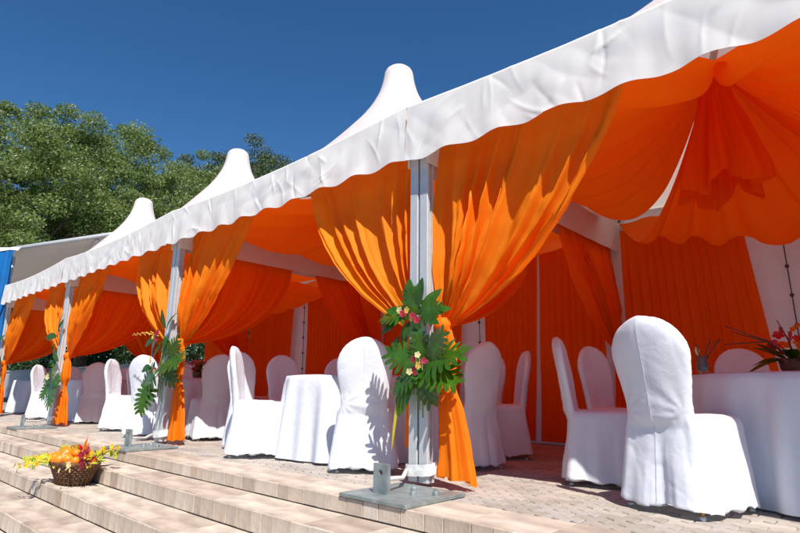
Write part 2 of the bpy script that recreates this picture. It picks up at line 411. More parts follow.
# ------------------------------------------------------------------ drapes
def pleat(x): s = math.sin(x); return math.copysign(abs(s)**.75, s)
def drape(A, B, T, n, label, group, folds=9, tail=None, seed=0, m=None, belly=.10, kx=.22, kz=.80, amp=.05, hem=None):
    """cloth gathered along the beam from A (post end) to B and pulled back to the tie point T on the post"""
    m = m or M['orange']
    A, B, T, n = Vector(A), Vector(B), Vector(T), Vector(n).normalized()
    root = thing('curtain', (A.x, A.y, T.z), label, 'curtain', group)
    lat = (B-A).normalized()
    def f(u, v):
        uu = u+.045*math.sin(2*math.pi*u*1.7+seed)+.014*math.sin(2*math.pi*u*4.3+seed*2)
        P0 = A.lerp(B, u)
        Tu = T+lat*(.10*(u-.35))+Vector((0, 0, -.05*u+.03))
        ku = kx*(1-.15*u)
        P1 = Vector((P0.x+(Tu.x-P0.x)*ku, P0.y+(Tu.y-P0.y)*ku, P0.z+(Tu.z-P0.z)*(kz+.06*u)))
        t = v
        P = P0*(1-t)**2+P1*2*t*(1-t)+Tu*t*t
        ph = 2*math.pi*folds*uu+seed*3+.9*math.sin(2.2*v+seed)+1.3*nz(u*3, v*1.3, seed)
        am = amp*(.3+.7*min(1, v*5))*(.55+.8*math.sin(math.pi*min(1, v*.85+.12)))*(1-.62*sstep((v-.6)/.4))*(.75+.5*nz(u*4+seed, 7.3))
        d = pleat(ph)*am + .33*am*math.sin(ph*2.3+1.1+seed)+.16*am*math.sin(ph*4.7+2+seed)
        P = P+n*(d+belly*math.sin(math.pi*v)**1.2*(.4+.6*u)) + lat*(.35*am*math.cos(ph))
        P = P+n*(.012*nz(P.x*9, P.z*9, seed))
        return P
    V, F = grid(f, folds*16, 56); ob('panel', V, F, m, root)
    if tail:
        dx, prof = tail     # lateral drift and (z, half width)
        zt, zb = T.z+.02, prof[-1][0]
        def tf(u, v):
            z = zt+(zb-zt)*v
            wd = interp(-z, [(-q[0], q[1]) for q in prof]); th = wd*.42
            a = 2*math.pi*u
            k = 1+.26*math.sin(a*7+seed+1.5*v)*min(1, .35+v)+.12*math.sin(a*13+seed*2+3*v)
            c = T+lat*(dx*sstep(v))
            hw = .05*max(0, (v-.9)/.1)*nz(u*6, seed)
            return (c.x+(lat.x*math.cos(a)*wd+n.x*math.sin(a)*th)*k, c.y+(lat.y*math.cos(a)*wd+n.y*math.sin(a)*th)*k, z+hw+.02*nz(a, z*6, seed)*v)
        V, F = grid(tf, 90, 40); ob('tail', V, F, m, root)
    tb = MB()
    tb.lathe([(.052, -.045), (.064, -.02), (.067, .0), (.062, .02), (.05, .045)], 20, (T.x, T.y, T.z), lambda t, z: 1+.06*math.sin(5*t+z*60)+.04*math.sin(9*t))
    tb.build('tie_band', m, root, True)
    return root
TIEZ = {1: 1.1, 2: 1.08, 3: 1.14, 4: 1.12, 5: 1.1}
def pw(k): return {1: 'post past the large table', 2: 'fourth post from the blue curtain', 3: 'third post from the blue curtain', 4: 'second post from the blue curtain', 5: 'post beside the blue curtain'}[k]
ZT = 2.50
for k in range(1, 6):
    X = XS[k]; z = TIEZ[k]
    tl_main = (.10, [(z+.02, .055), (z-.2, .085), (z-.42, .05), (z-.6, .085), (z-.85, .105), (.05, .125)]) if k != 4 else \
              (.07, [(z+.02, .055), (z-.17, .11), (z-.34, .12), (z-.5, .05), (z-.72, .11), (.04, .16)])
    if k > 1:
        drape((X+.10, YF+.10, ZT), (X+1.52, YF+.10, ZT), (X+.14, YF+.07, z), (0, -1, 0), f'long tailed orange front drape, vase side of {pw(k)}', 'orange drapes across the tent fronts', 7, tl_main, seed=k*1.3, kx=.3, kz=.74)
    if k < 5:
        drape((X-.10, YF+.10, ZT), (X-1.50, YF+.10, ZT), (X-.13, YF+.07, z+.01), (0, -1, 0), f'orange front drape, blue curtain side of the {pw(k)}', 'orange drapes across the tent fronts', 6, (-.0, [(z+.02, .05), (z-.25, .06), (z-.5, .05), (.25, .06)]), seed=k*2.1+.4, kx=.48, kz=.62)
    # side drapes along the line between two tents
    drape((X, YF+.32, ZT-.03), (X, YF+1.72, ZT-.03), (X+.02, YF+.17, z+.02), (1, 0, 0), f'orange inner drape tied to the {pw(k)}', 'orange drapes between the tents', 8, None, seed=k*.7+2, m=M['orange_shaded'], amp=.045)
    drape((X, YB-.16, ZT-.03), (X, YB-1.55, ZT-.03), (X+.02, YB-.12, z+.05), (1, 0, 0), f'orange inner drape tied at the rear behind the {pw(k)}', 'orange drapes between the tents', 8, (.03, [(z+.05, .05), (z-.3, .09), (.06, .14)]), seed=k*.9+4, m=M['orange_shaded'], amp=.045)
# straight pleated curtains on the back wall
def back_curtain(xa, xb, xa2, xb2, label, seed):
    root = thing('curtain', ((xa+xb)/2, YB-.12, 0), label, 'curtain', 'pleated orange curtains on the back walls')
    n = max(6, int((xb-xa)/.085))
    def f(u, v):
        x = (xa+(xb-xa)*u)*(1-v)+(xa2+(xb2-xa2)*u)*v
        ph = 2*math.pi*n*(u+.01*math.sin(17*u+seed))+.6*math.sin(3*v+seed+6*u)
        am = .03*(.45+.6*v)*(1+.6*nz(u*9, seed))
        return (x+.25*am*math.cos(ph), YB-.15-pleat(ph)*am-.03*nz(x*1.3, v*2, seed)-.03*v, 2.52+(.03-2.52)*v)
    V, F = grid(f, n*10, 24); ob('panel', V, F, M['orange_shaded'], root)
    MB().box(xa, xb, YB-.155, YB-.143, 2.525, 2.545).build('rail', M['alu'], root)
back_curtain(.22, 1.46, .22, 1.72, 'pleated orange back curtain behind the glass vase', 1)
back_curtain(1.98, 3.9, 2.25, 3.9, 'pleated orange back curtain behind the red flower arrangement', 2)
back_curtain(-.86, -.04, -.93, -.04, 'narrow pleated back curtain between laced wall and large table tent', 3)
back_curtain(-1.75, -.88, -1.72, -.99, 'pleated orange back curtain on the vase side of the laced wall behind the empty chairs', 4)
back_curtain(-3.72, -2.08, -3.72, -2.2, 'pleated orange back curtain behind the lone bare topped table', 5)
back_curtain(-7.66, -6.16, -7.66, -6.25, 'pleated orange back curtain on the blue side of the second tent', 6)
back_curtain(-5.72, -3.96, -5.64, -3.96, 'pleated orange back curtain beside the bare strip of tent wall', 7)
back_curtain(-9.6, -7.9, -9.3, -7.9, 'pleated orange back curtain hanging beside the open hedge view', 8)

# ceiling swags: four sheets from the hub to the beams, and a gathered flounce under the hub
def ceiling(i):
    x1, x0 = XS[i], XS[i+1]; H = hub(i)
    nm = {0: 'in the unseen tent past the large table', 1: 'over the large table', 2: 'over the table with the lone bare top', 3: 'in the tent behind the fruit basket', 4: 'in the tent beside the blue curtain'}[i]
    root = thing('ceiling_drape', (H.x, H.y, H.z), f'orange ceiling swags gathered at the hub {nm}', 'drapery', 'orange ceiling drapes')
    sides = [([(x0+.12, YB-.6), (x0+.12, YF+.22), (x0+1.85, YF+.22)], .44), ([(x0+.14, YB-.14), (x1-.15, YB-.14)], .72), ([(x1-1.65, YF+.22), (x1-.12, YF+.22), (x1-.12, YB-.3)], .45)]
    for q, (pl, sg) in enumerate(sides):
        sd = i*3.3+q*1.9; pl = [Vector((*p, 0)) for p in pl]; ls = [(b2-a).length for a, b2 in zip(pl, pl[1:])]; tot = sum(ls)
        def bd(u):
            d = u*tot
            if u < 0: return pl[0]+(pl[0]-pl[1])/ls[0]*(-d)
            if u > 1: return pl[-1]+(pl[-1]-pl[-2])/ls[-1]*(d-tot)
            for k, l in enumerate(ls):
                if d <= l+1e-6: return pl[k].lerp(pl[k+1], d/l)
                d -= l
            return pl[-1]
        def f(u, v):
            ue = u+(u-.5)*.2*min(1, max(0, v-.12)*2.2)*(1 if q != 1 else .6)
            p_ = (bd(ue-.05)+bd(ue)+bd(ue+.05))/3; bx, by = p_.x, p_.y
            ang = math.atan2(by-H.y, bx-H.x); hx_, hy_ = H.x+.07*math.cos(ang), H.y+.07*math.sin(ang)
            w = v**.9
            P = Vector((bx+(hx_-bx)*w, by+(hy_-by)*w, 2.62+(H.z-.04-2.62)*(v**1.35)))
            e = abs(2*u-1)
            P.z -= sg*math.sin(math.pi*v**.8)*(.75+.35*(1-e))*(1-(1.0*u**2 if q == 0 else 1.0*(1-u)**2 if q == 2 else 0))
            ph = 2*math.pi*6.2*(u+.05*math.sin(8*u+sd))+sd+1.4*nz(u*2, v*2, sd)
            P.z += .13*pleat(ph)*(.2+.8*v)*(1-v**8)*(.5+.5*math.sin(math.pi*v))+.035*nz(u*3, v*2, sd)
            return P
        V, F = grid(f, 84, 36); ob('swag', V, F, M['orange_shaded'], root)
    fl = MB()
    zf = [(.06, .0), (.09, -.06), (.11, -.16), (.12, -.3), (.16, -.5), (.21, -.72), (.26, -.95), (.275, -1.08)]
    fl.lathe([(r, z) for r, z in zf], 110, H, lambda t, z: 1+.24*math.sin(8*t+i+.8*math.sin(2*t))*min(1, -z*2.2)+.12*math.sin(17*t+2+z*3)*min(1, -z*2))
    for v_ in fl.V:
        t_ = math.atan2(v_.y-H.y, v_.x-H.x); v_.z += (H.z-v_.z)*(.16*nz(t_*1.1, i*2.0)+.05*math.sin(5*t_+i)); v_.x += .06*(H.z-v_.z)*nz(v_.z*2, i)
    fl.build('flounce', M['orange_shaded'], root, True)
for i in range(0, 5): ceiling(i)

# ------------------------------------------------------------------ base plates and straps
def base_plate(px, py, post, label, sl):
    root = thing('base_plate', (px, py, 0), label, 'base plate', 'steel base plates under the posts')
    MB().box(px-.27, px+.27, py-.27, py+.27, .004, .026, .003).build('plate', M['steel'], root)
    # upright lug with a round hole
    lx, ly = px-.06, py-.12; wd, ht = .06, .17; th = .012; hz = .135; n = 24; hr = .017
    out = []; inn = []
    for j in range(n):
        a = 2*math.pi*j/n; c, s = math.cos(a), math.sin(a); sc = 1/max(abs(c), abs(s)); inn.append((c*hr, hz-.1+s*hr)); out.append((c*sc*wd, s*sc*.085))
    V = []
    for yy in (-th, th):
        V += [(lx+a, ly+yy, .026+.085+b2) for a, b2 in out]+[(lx+a, ly+yy, .026+.085+b2) for a, b2 in inn]
    F = []
    for j in range(n):
        k = (j+1) % n
        F += [(j, k, n+k, n+j), (2*n+k, 2*n+j, 3*n+j, 3*n+k), (k, j, 2*n+j, 2*n+k), (n+j, n+k, 3*n+k, 3*n+j)]
    ob('lug', V, F, M['steel'], root, False)
    for q, (ax, ay) in enumerate(((.10, -.02), (.0, .10), (.19, .08))):
        b = MB(); b.lathe([(.001, .022), (.018, .022), (.02, .016), (.02, 0)], 6, (px+ax, py+ay, .027)); b.lathe([(.001, .034), (.009, .034), (.009, .02)], 8, (px+ax, py+ay, .027)); b.build('bolt', M['steel'], root)
    if sl:
        sr = thing('strap', (post[0], post[1], .1), sl, 'strap', 'white straps round the post feet')
        def band(u, v):
            a = 2*math.pi*u; c, s = math.cos(a), math.sin(a); sc = 1/(abs(c)**6+abs(s)**6)**(1/6)
            return (post[0]+c*sc*(.108+.004*nz(a*2, v*4)), post[1]+s*sc*(.056+.004*nz(a*2, v*4, 2)), .075+.075*v+.012*math.sin(a+1)+.004*nz(a*3, v))
        V, F = grid(band, 48, 5); ob('band', V, F, M['strap'], sr)
        b = MB(); b.tube([(post[0]-.08, post[1]-.06, .10), ((post[0]+lx)/2, (post[1]+ly)/2, .085), (lx+.02, ly+.03, .11), (lx+.01, ly+.02, .14)], [.017, .013, .014, .018], 8)
        b.build('free_end', M['strap'], sr, True)
P2 = (XS[2], YF); P3 = (XS[3], YF); P4 = (XS[4], YF); P5 = (XS[5], YF)
base_plate(.25, -.49, P2, 'square steel base plate under the fourth post from the blue curtain', 'white strap tied round the foot of the fourth post from the blue curtain')
base_plate(-3.45, -.49, P3, 'square steel base plate under the post just behind the fruit basket', 'white strap round the foot of the post behind the fruit basket')
base_plate(-7.35, -.49, P4, 'square steel base plate under the second post from the blue curtain', 'white strap round the foot of the second post from the blue curtain')

# ------------------------------------------------------------------ tables
def table(cx, cy, r, label, seed):
    root = thing('banquet_table', (cx, cy, 0), label, 'table', 'round banquet tables under white cloths')
    MB().lathe([(.001, .752), (r-.01, .752), (r, .745), (r, .725), (.001, .725)], 48, (cx, cy, 0)).build('tabletop', M['brace'], root)
    for a in range(4):
        t = a*math.pi/2+.6; MB().tube([(cx+.55*math.cos(t), cy+.55*math.sin(t), .722), (cx+.58*math.cos(t), cy+.58*math.sin(t), 0)], .018, 8).build('leg', M['brace'], root, True)
    def f(u, v):
        a = 2*math.pi*u
        if v < .3:
            rr = r*1.004*(v/.3); return (cx+rr*math.cos(a), cy+rr*math.sin(a), .758)
        q = (v-.3)/.7
        fold = (.5*math.sin(11*a+seed)+.4*math.sin(19*a+seed*2+1)+.5*nz(3*math.cos(a), 3*math.sin(a), seed))
        rr = r*1.004+.012*math.sin(min(1, q*6)*math.pi/2)+(.05*q+.08*fold*q**.5)
        rr = max(rr, r*1.008+.06*min(q, .1))
        z = .758-(.758-.018)*q - .006*math.sin(min(1, q*6)*math.pi)
        return (cx+rr*math.cos(a), cy+rr*math.sin(a), z+.008*fold*q*(q > .95))
    V, F = grid(f, 160, 26); ob('tablecloth', V, F, M['cloth'], root)
T0, T1, T2, T3, T4 = (2.2, 1.4), (-1.5, .82), (-5.3, 1.05), (-9.1, 1.05), (-13.2, 1.3)
table(*T0, .8, 'large round table carrying the glass vase, white cloth to the floor', 1)
table(*T1, .75, 'round table with nothing on its white floor length cloth', 2)
table(*T2, .75, 'round table with dark leafy centrepiece, behind the third post from the blue curtain', 3)
table(*T3, .75, 'round table with red flowers, behind the second post from the blue curtain', 4)
table(*T4, .75, 'round table with white cloth under the blue curtained marquee', 5)

# ------------------------------------------------------------------ chairs
def chair_template(seed):
    m = MB()
    # skirt and seat
    n = 48; secs = []
    for z, hx, yb, yf in ((.035, .262, -.305, .275), (.12, .252, -.292, .262), (.25, .238, -.270, .246), (.38, .224, -.248, .236), (.445, .218, -.238, .232), (.472, .205, -.228, .222), (.485, .17, -.2, .19)):
        ring = []
        for j in range(n):
            a = 2*math.pi*j/n; c, s = math.cos(a), math.sin(a); e = 5.5
            sc = 1/(abs(c)**e+abs(s)**e)**(1/e)
            x = c*sc*hx; y = (yb+yf)/2+s*sc*(yf-yb)/2
            k = max(0, 1-z/.45)
            d = 1+(.035*math.sin(6*a+seed)+.03*math.sin(11*a+2*seed)+.04*nz(c*2, s*2, seed))*k
            ring.append((x*d, y*d, z+(.012*math.sin(5*a+seed) if z < .04 else 0)))
        secs.append(ring)
    V = [p for r_ in secs for p in r_]; F = []
    for i in range(len(secs)-1):
        for j in range(n): F.append((i*n+j, i*n+(j+1) % n, (i+1)*n+(j+1) % n, (i+1)*n+j))
    F.append(tuple(range(n-1, -1, -1))); F.append(tuple((len(secs)-1)*n+j for j in range(n)))
    m.add(V, F)
    # backrest
    WZ = [(.25, .215), (.38, .20), (.50, .184), (.58, .190), (.70, .212), (.79, .222)]
    secs = []; zs = [.25, .34, .42, .48, .53, .58, .64, .70, .76, .80, .84, .88, .915, .945, .97, .988, .998]
    for z in zs:
        if z <= .79: w_ = interp(z, WZ)
        else: w_ = .222*math.sqrt(max(0, 1-((z-.79)/.212)**2))
        th = .036 if z < .9 else .036*math.sqrt(max(.05, 1-((z-.9)/.102)**2))
        yc = -.205-.16*max(0, z-.45)**1.15
        if z < .45: yc = -.205-.10*(.45-z)
        ring = []
        for j in range(n):
            a = 2*math.pi*j/n; c, s = math.cos(a), math.sin(a); e = 3.2
            sc = 1/(abs(c)**e+abs(s)**e)**(1/e)
            bow = .035*(1-(c*sc)**2)
            ring.append((c*sc*max(w_, .01), yc+s*sc*th-bow*(1 if z > .45 else .3), z))
        secs.append(ring)
    V = [p for r_ in secs for p in r_]; F = []
    for i in range(len(secs)-1):
        for j in range(n): F.append((i*n+j, i*n+(j+1) % n, (i+1)*n+(j+1) % n, (i+1)*n+j))
    F.append(tuple(range(n-1, -1, -1))); F.append(tuple((len(secs)-1)*n+j for j in range(n)))
    m.add(V, F)
    me = mesh('tmp', m.V, m.F); o = bpy.data.objects.new('tmp', me); COL.objects.link(o)
    rm = o.modifiers.new('r', 'REMESH'); rm.mode = 'VOXEL'; rm.voxel_size = .0095
    sm = o.modifiers.new('s', 'SMOOTH'); sm.factor = .5; sm.iterations = 5
    dg = bpy.context.evaluated_depsgraph_get(); ev = o.evaluated_get(dg); m2 = bpy.data.meshes.new_from_object(ev)
    bpy.data.objects.remove(o)
    co = np.empty(len(m2.vertices)*3); m2.vertices.foreach_get('co', co); co = co.reshape(-1, 3)
    no = np.empty(len(m2.vertices)*3); m2.vertices.foreach_get('normal', no); no = no.reshape(-1, 3)
    for i in range(len(co)):
        x, y, z = co[i]; nx_, ny_, nzz = no[i]
        low = max(0, min(1, (.47-z)/.4))
        a = math.atan2(y, x)
        d = .018*low*nz(a*3.2, z*1.0, seed)+.007*low*pleat(a*11+seed+2*nz(a*2, z, seed))-.010*low*abs(nz(a*5.5, z*.8, seed+2))
        d += .006*nz(x*7+y*5, z*5-x*3, seed+3)-.009*max(0, .16-abs(nz(x*6+z*3, z*4+y*5-x*2, seed+8)))
        # stretch creases fanning from the waist of the back
        if y < -.1:
            rr = math.hypot(abs(x)-.16, z-.50); an = math.atan2(z-.5, abs(x)-.16)
            d += .0028*math.sin(an*9+seed)*math.exp(-rr*5)*min(1, rr*14)
            d += .0022*math.exp(-((x)/.006)**2)          # centre seam
        co[i] += no[i]*d
    m2.vertices.foreach_set('co', co.ravel()); m2.update()
    vn = [v.normal.copy() for v in m2.vertices]
    bk, st_ = [], []
    for p in m2.polygons:
        c = p.center
        if p.normal.z < -.9 and c.z < .07: continue
        (bk if (c.z > .487 and c.y < -.10) else st_).append(tuple(p.vertices))
    res = []
    for fs, nm in ((bk, 'backrest_cover'), (st_, 'seat_cover')):
        ids = sorted({i for f_ in fs for i in f_}); mp = {a: b2 for b2, a in enumerate(ids)}
        q = mesh(nm, [m2.vertices[i].co for i in ids], [[mp[i] for i in f_] for f_ in fs])
        q.normals_split_custom_set_from_vertices([vn[i] for i in ids]); q.materials.append(M['cloth']); res.append(q)
    pts = []
    vc = [v.co.copy() for v in m2.vertices if abs(v.co.x) < .012 and v.co.y < -.1]
    for k in range(59):
        z = .06+k*.0155; c = [p for p in vc if abs(p.z-z) < .012]
        if c: b3 = min(c, key=lambda p: p.y); pts.append((0, b3.y-.0004, z))
    sm_ = MB().tube(pts, .0009, 4); sq = mesh('seam', sm_.V, sm_.F); sq.materials.append(M['cloth']); res.append(sq)
    return res
leg_m = MB().tube([(0, 0, .018), (0, 0, .16)], .012, 8); LEG = mesh('leg', leg_m.V, leg_m.F); LEG.materials.append(M['gold'])
ft = MB().lathe([(.001, .0), (.015, .0), (.016, .012), (.010, .022), (.001, .022)], 10); FOOT = mesh('foot_glide', ft.V, ft.F); FOOT.materials.append(M['alu'])
TPL = [chair_template(1.3), chair_template(4.1)]
cn = 0
def chair(x, y, tgt, label, twist=0, sc=(1.02, 1, 1.035)):
    global cn
    d = math.atan2(tgt[1]-y, tgt[0]-x)-math.pi/2+R(twist)
    root = thing('banquet_chair', (x, y, 0), label, 'chair', 'white covered chairs round the tables', d)
    bk, sc_, sm_ = TPL[cn % 2]; cn += 1
    bo_ = link('backrest_cover', bk, None, root); link('seam', sm_, None, bo_); link('seat_cover', sc_, None, root)
    for sx in (-1, 1):
        for yy in (-.232, .195):
            l = link('leg', LEG, None, root, (sx*.192, yy, 0)); link('foot_glide', FOOT, None, l)
    root.scale = sc
chair(1.60, .44, T0, 'white covered chair nearest the lit paving, its back towards the steps, at the vase table', 15, (1.1, 1.06, 1.06))
chair(.92, .93, T0, 'white covered chair seen from the side at the vase table, casting shadow on the pavers', 0)
chair(.78, 1.66, T0, 'white covered chair just behind the side-on chair at the vase table')
chair(1.16, 2.12, T0, 'white covered chair whose back shows beside the glass vase')
chair(1.60, 2.42, T0, 'white covered chair whose round back peeps over the table between vase and red flowers')
chair(-.77, .17, T1, 'white covered chair with the leaf shadow on its back', -6)
chair(-2.10, .05, T1, 'white covered chair turned side-on at the bare topped table by the steps', -4)
chair(-.32, .90, T1, 'shaded white covered chair just behind the fourth post from the blue curtain', -12)
chair(-.50, 1.72, T1, 'shaded white covered chair facing the bare topped table from the vase table side')
chair(-1.05, 2.12, T1, 'shaded white covered chair at the rear of the bare topped table')
GL = 'shaded white covered chair in the row behind the side-on chair of the bare topped table'
chair(-2.74, .42, T1, GL); chair(-2.88, .98, T1, GL); chair(-2.60, 1.55, T1, GL)
chair(-4.02, .58, T2, 'white covered chair with shaded back beside the post behind the fruit basket', 8)
chair(-4.82, .20, T2, 'sunlit white covered chair partly hidden by the bouquet above the fruit basket')
chair(-6.10, .36, T2, 'sunlit white covered chair seen side-on between the second and third posts from the blue curtain')
GM = 'shaded white covered chair at the far side of the table with the dark leafy centrepiece'
chair(-6.62, .86, T2, GM); chair(-6.45, 1.5, T2, GM); chair(-5.3, 2.2, T2, GM)
chair(-8.10, .62, T3, 'shaded white covered chair behind the second post from the blue curtain')
chair(-9.90, .38, T3, 'sunlit white covered chair seen side-on nearest the blue curtain')
GN = 'shaded white covered chair beyond the sunlit chair nearest the blue curtain'
chair(-10.3, .95, T3, GN); chair(-9.9, 1.7, T3, GN)

# ------------------------------------------------------------------ foliage pieces
def frame(base, d, n):
    d = Vector(d).normalized(); n = Vector(n); n = (n-d*n.dot(d)).normalized(); x = d.cross(n)
    return Matrix(((x.x, d.x, n.x, base[0]), (x.y, d.y, n.y, base[1]), (x.z, d.z, n.z, base[2]), (0, 0, 0, 1)))
def monstera(L=1.0, seed=0, droop=.25):
    r_ = random.Random(seed); V = []; F = []
    W = .52*L
    def pt(x, y):
        z = -droop*(y/L)**2*L*.5-.35*(x*x)/L+.10*abs(x)+.012*L*math.sin(9*y/L+x*5/L)
        return (x, y, z)
    n = 10
    for s in (-1, 1):
        prev = None
        for i in range(n+1):
            t = i/n; y = -.06*L*(1-t)*1+L*t; hw = W*.42*math.sin(math.pi*min(1, .18+t*.82))**.8*(1-.3*t)
            a, b2 = len(V), len(V)+1; V.append(pt(0, y if t > 0 else 0)); V.append(pt(s*hw, y-.04*L))
            if prev: F.append((prev[0], prev[1], b2, a) if s > 0 else (prev[0], a, b2, prev[1]))
            prev = (a, b2)
        nf = 7
        for k in range(nf):
            t = (k+.4)/nf; y = L*t*.97-.05*L
            ang = R(-28+88*t+r_.uniform(-5, 5)); ln = W*(.62+.46*math.sin(math.pi*min(1, .25+t*.72)))*(1-.32*t)*r_.uniform(.9, 1.08)
            hw0 = W*.29*math.sin(math.pi*min(1, .18+t*.82))**.8*(1-.3*t)
            bw = .155*L*(1-.25*t)*.5
            dx, dy = math.cos(ang)*s, math.sin(ang); px, py = -dy, dx
            b0 = len(V); m_ = 5
            for q in range(m_+1):
                v = q/m_; x = s*hw0+dx*(ln-hw0)*v; yy = y+dy*(ln-hw0)*v + .10*ln*v*v
                ww = bw*(1-.15*v)*math.sqrt(max(0, 1-max(0, (v-.55)/.45)**2))+.002*L
                V.append(pt(x+px*ww, yy+py*ww)); V.append(pt(x-px*ww, yy-py*ww))
            for q in range(m_):
                a = b0+2*q; F.append((a, a+1, a+3, a+2))
    return V, F
def blade(L, W, droop=.2, n=8):
    V = []; F = []
    for i in range(n+1):
        t = i/n; hw = W*.5*math.sin(math.pi*(t*.94+.05))**.8; y = L*t; z = -droop*L*t*t
        V += [(-hw, y, z+.15*hw), (0, y, z), (hw, y, z+.15*hw)]
        if i: a = 3*(i-1); F += [(a, a+1, a+4, a+3), (a+1, a+2, a+5, a+4)]
    return V, F
def orchid_vf(s=.03):
    V = []; F = []
    for k in range(5):
        a = 2*math.pi*k/5; c, sn = math.cos(a), math.sin(a); b0 = len(V)
        for (r_, w_, z) in ((.1, .12, 0), (.45, .42, .12), (.8, .36, .2), (1.0, .08, .12)):
            for q in (-1, 1): V.append(((c*r_-sn*w_*q)*s, (sn*r_+c*w_*q)*s, z*s))
        for q in range(3): F.append((b0+2*q, b0+2*q+1, b0+2*q+3, b0+2*q+2))
    b0 = len(V)
    for j in range(6): V.append((.16*s*math.cos(j*1.047), .16*s*math.sin(j*1.047), .1*s))
    V.append((0, 0, .45*s)); F += [(b0+j, b0+(j+1) % 6, b0+6) for j in range(6)]
    return V, F
def place(name, VF, base, d, n, m, parent, smooth=True):
    Mx = frame(base, d, n); return ob(name, [Mx @ Vector(v) for v in VF[0]], VF[1], m, parent, smooth)
def bouquet(px, label, leaves, blades, flowers, ribbon=True, seed=0, fsp=1.0):
    root = thing('post_bouquet', (px, YF-.1, .7), label, 'bouquet', 'bouquets tied to the posts')
    y0 = YF-.075
    for q, (x, z, dx, dz, L, ny) in enumerate(leaves):
        place('monstera_leaf', monstera(L, seed+q, random.uniform(.1, .5)), (px+x, y0-random.uniform(0, .03), z), (dx, random.uniform(-.35, -.05), dz), (random.uniform(-.3, .7), -1, ny+random.uniform(-.2, .6)), M['leafA'], root)
    for q, (x, z, dx, dz, L) in enumerate(blades):
        place('leaf', blade(L, L*.42, random.uniform(.05, .4)), (px+x, y0-random.uniform(0, .04), z), (dx, random.uniform(-.4, .05), dz), (random.uniform(-.2, .4), -1, .4), M['leafB'] if q % 3 else M['leafA'], root)
    for q, (x, z) in enumerate(flowers):
        mm = [M['orchid_m'], M['orchid_y'], M['orchid_m'], M['petal_c']][q % 4]
        place('orchid', orchid_vf(random.uniform(.019, .03)*fsp), (px+x, y0-random.uniform(.05, .09), z), (random.uniform(-.5, .5), 0, 1), (random.uniform(-.1, .6), -1, random.uniform(-.2, .4)), mm, root)
    st_ = MB()
    for k in range(4):
        a = random.uniform(-.6, .6); st_.tube([(px+.02*k, y0+.01, 1.12-.1*k), (px+.03*k+.02*a, y0-.02, .9-.05*k), (px+.03*k+.1*a, y0-.01, .6-.05*k)], .005, 5)
    st_.build('stem', M['stem'], root, True)
    if ribbon:
        V, F = blade(.44, .022, .02); place('trailing_leaf', (V, F), (px-.11, y0-.03, .66), (-.12, -.05, -1), (.3, -1, 0), M['yellowleaf'], root)
    return root
# fourth post from the blue curtain: upper spray and large lower fan
bouquet(XS[2], 'green monstera bouquet with magenta orchids on the fourth post from the blue curtain',
        leaves=[(.14, .82, .95, .2, .33, .25), (.15, .78, .9, -.35, .31, .3), (.10, .76, .35, -1, .25, .3), (.05, .82, -.9, .25, .28, .2), (.04, .77, -.85, -.6, .26, .3), (.08, .84, -.1, 1, .2, .1), (.16, .85, .75, .75, .24, .2), (.02, 1.15, -.15, 1, .2, .0), (-.06, 1.16, -1, .1, .24, .5), (.08, 1.14, 1, .25, .18, .2)],
        blades=[(-.02, 1.18, .05, 1, .22), (.05, 1.18, .25, 1, .22), (.09, 1.16, .75, .9, .2), (.1, 1.14, 1, .25, .2), (-.08, 1.16, -1, -.1, .26), (-.1, 1.13, -1, -.45, .22), (-.06, 1.15, -.9, .3, .2), (.02, 1.12, .3, -1, .16), (-.05, 1.1, -.35, -1, .17), (-.02, .72, -.3, -1, .28), (.12, 1.12, .9, -.3, .16), (-.14, 1.0, -.4, -1, .16)],
        flowers=[(-.05, 1.15), (.0, 1.17), (.04, 1.13), (-.09, 1.18), (.07, 1.10), (.02, 1.11), (.06, .83), (.10, .86), (.05, .77), (.10, .79), (.13, .82), (.02, .75), (.08, .74)], seed=3)
bouquet(XS[3], 'green bouquet with spreading split leaf fan above the fruit basket',
        leaves=[(.16, .92, 1, -.05, .48, .4), (.12, .88, .75, -.6, .32, .4), (.2, .98, .8, .7, .26, .2), (-.12, .78, -.9, -.45, .36, .3), (-.26, .66, -.5, -1, .36, .2), (.04, 1.0, -.2, .9, .22, .1), (-.22, .60, -.2, -1, .3, .2)],
        blades=[(.02, 1.3, 0, 1, .24), (.08, 1.28, .3, 1, .22), (-.1, 1.22, -1, -.35, .3), (-.16, 1.2, -.8, -.8, .3), (-.04, 1.16, -.3, -1, .22), (.1, 1.2, .5, -.9, .2), (.06, 1.02, .5, .8, .22), (-.2, .84, -1, .1, .25)],
        flowers=[(-.05, 1.24), (-.1, 1.2), (.0, 1.26), (-.14, .96), (-.08, .98), (-.11, .92), (-.02, .82), (.02, .8), (-.06, 1.18)], ribbon=False, seed=21, fsp=1.35)
bouquet(XS[4], 'dark leafy bouquet with large lower leaf on the second post from the blue curtain',
        leaves=[(.12, .66, .5, -.85, .42, .3), (.1, .74, .9, -.2, .3, .3), (-.06, .78, -.9, -.1, .28, .3), (.0, .68, -.4, -1, .3, .2)],
        blades=[(.02, 1.5, .15, 1, .32), (.06, 1.46, .5, .9, .28), (-.06, 1.42, -1, .1, .34), (-.08, 1.36, -.9, -.4, .3), (.0, 1.3, -.3, -1, .3), (-.04, 1.1, -.5, -1, .3), (0, .95, -.8, .3, .26), (.02, 1.2, .6, -.6, .26)],
        flowers=[(-.05, 1.36), (0, .8), (-.08, .82), (.05, .76)], ribbon=False, seed=41, fsp=1.5)
